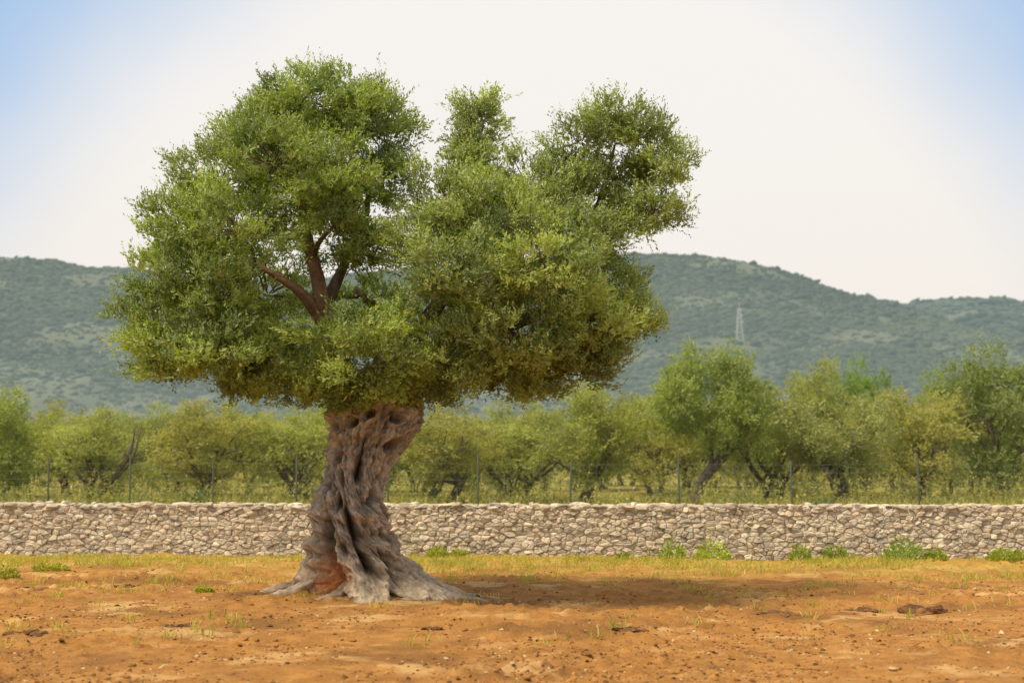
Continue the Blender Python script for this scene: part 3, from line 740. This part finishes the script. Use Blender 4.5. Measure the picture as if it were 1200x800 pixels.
r2=ridge([(-900,400),(200,400),(700,360),(900,345),(1000,348),(1060,355),(1110,350),(1200,352),(1350,338),(1700,360),(2200,420)],2500,900,'far_hill','paler more distant wooded ridge at the right behind the nearer hill',8,26000,(.038,.044,.030),M_fscrub,M_fscrub,4,(-2200,2600),1400)
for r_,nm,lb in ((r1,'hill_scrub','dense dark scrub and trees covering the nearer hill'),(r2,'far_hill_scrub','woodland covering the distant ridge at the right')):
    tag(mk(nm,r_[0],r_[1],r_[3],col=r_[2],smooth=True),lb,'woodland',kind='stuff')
# ---------------- mast on the hill
Hf=r1[4]
def mast(px,ytop,ybase,label,w=4.0):
    Y=None
    for yy in np.arange(600,1500,5):
        x=(px-600)/F_PX*yy; h=float(Hf(np.array([x]),np.array([yy]))[0])
        if h>=P(px,ybase,yy)[2]: Y=yy;break
    if Y is None: Y=1300.
    x=(px-600)/F_PX*Y; z=float(Hf(np.array([x]),np.array([Y]))[0]); hh=P(px,ytop,Y)[2]-z
    o=empty('radio_mast',(x,Y,z)); tag(o,label,'mast')
    A=Acc(); white=np.array([.34,.34,.33]); n=9
    cor=[(-1,-1),(1,-1),(1,1),(-1,1)]
    def lv(t): return w*.5*(1-.72*t)
    for a in cor:
        V,F=bar((a[0]*lv(0),a[1]*lv(0),-3),(a[0]*lv(1),a[1]*lv(1),hh),.2,5); A.add(V,F,white)
    for k in range(n):
        t0,t1=k/n,(k+1)/n
        for q_ in range(4):
            a,b_=cor[q_],cor[(q_+1)%4]
            for (s0,s1) in ((a,b_),(b_,a)):
                V,F=bar((s0[0]*lv(t0),s0[1]*lv(t0),t0*hh),(s1[0]*lv(t1),s1[1]*lv(t1),t1*hh),.09,4); A.add(V,F,white)
    A.build('lattice_tower',M_mast,o)
    for (dx,zf,rr_) in ((1.2,.80,.9),(-1.2,.72,1.0),(1.4,.60,1.0)):
        th_=np.linspace(0,2*np.pi,14,endpoint=False)
        ring=np.stack([np.cos(th_)*rr_+dx,np.full(14,-1.4),np.sin(th_)*rr_+zf*hh],-1); ring2=ring+np.array([0,.9,0]); 
        V=np.concatenate([ring,ring2,[[dx,-1.1,zf*hh]]]); j=np.arange(14); k=(j+1)%14
        mk('dish',V,[np.stack([j,k,14+k,14+j],-1),np.stack([j,k,np.full(14,28)],-1)],M_mast,o,np.array([.38,.38,.38]))
    V,F=bar((0,0,hh-.5),(0,0,hh+5),.2,5); mk('antenna',V,F,M_mast,o,white)
mast(868,362,402,'tall pale lattice radio mast on the hillside above the tall dense green tree',5.5)
# ---------------- camera, light, sky
cam=bpy.data.cameras.new('camera'); co=bpy.data.objects.new('camera',cam); C.objects.link(co)
co.location=(0,0,CAMZ); co.rotation_euler=(math.radians(90)+PITCH,0,0); cam.lens=50; cam.sensor_width=36; cam.clip_end=20000; cam.clip_start=.1
cam.dof.use_dof=True; cam.dof.focus_distance=17.6; cam.dof.aperture_fstop=1.5
bpy.context.scene.camera=co
sd=Vector((-.46,-.26,.85)).normalized()
sl=bpy.data.lights.new('sun','SUN'); sl.energy=4.9; sl.angle=math.radians(15); sl.color=(1,.885,.66)
so=bpy.data.objects.new('sun',sl); C.objects.link(so); so.rotation_euler=sd.to_track_quat('Z','Y').to_euler(); so.location=(-10,-5,20)
w=bpy.data.worlds.new('World'); bpy.context.scene.world=w; w.use_nodes=True; nt=w.node_tree; nt.nodes.clear()
out=N(nt,'ShaderNodeOutputWorld'); bg=N(nt,'ShaderNodeBackground'); sky=N(nt,'ShaderNodeTexSky',sky_type='NISHITA')
sky.sun_disc=False; sky.sun_elevation=math.asin(sd.z); sky.sun_rotation=math.atan2(sd.x,sd.y)%(2*math.pi); sky.dust_density=2.0
bg.inputs[1].default_value=.105
tc=N(nt,'ShaderNodeTexCoord'); sp=N(nt,'ShaderNodeSeparateXYZ'); L(nt,tc.outputs['Generated'],sp.inputs[0])
x=math_(nt,'ADD',sp.outputs[0],-.01); z=sp.outputs[2]
d=math_(nt,'SQRT',math_(nt,'ADD',math_(nt,'MULTIPLY',x,x),math_(nt,'MULTIPLY',math_(nt,'MULTIPLY',z,z),.9)))
nz=noise(nt,2.2,5,tc.outputs['Generated'])
d=math_(nt,'ADD',d,math_(nt,'MULTIPLY',math_(nt,'SUBTRACT',nz,.5),.10))
bl=mrange(nt,d,.31,.47,0,1)
bl=math_(nt,'MULTIPLY',bl,mrange(nt,z,.04,.28,.1,.85))
zenith_fill=mrange(nt,z,.40,.65,0,.8)  # brighter sky added above the frame to fill shadows from overhead
haze=mix(nt,(8.7,8.1,7.3),(8.8,8.55,8.25),mrange(nt,z,0,.3))
blue=mix(nt,sky.outputs[0],(3.0,5.4,8.8),.8)
skyc=mix(nt,haze,blue,bl)
skyc=mix(nt,skyc,(11.5,10.3,8.6),zenith_fill)
L(nt,skyc,bg.inputs[0]); L(nt,bg.outputs[0],out.inputs[0])
sc=bpy.context.scene; sc.view_settings.view_transform='Standard'; sc.view_settings.look='None'; sc.view_settings.exposure=0
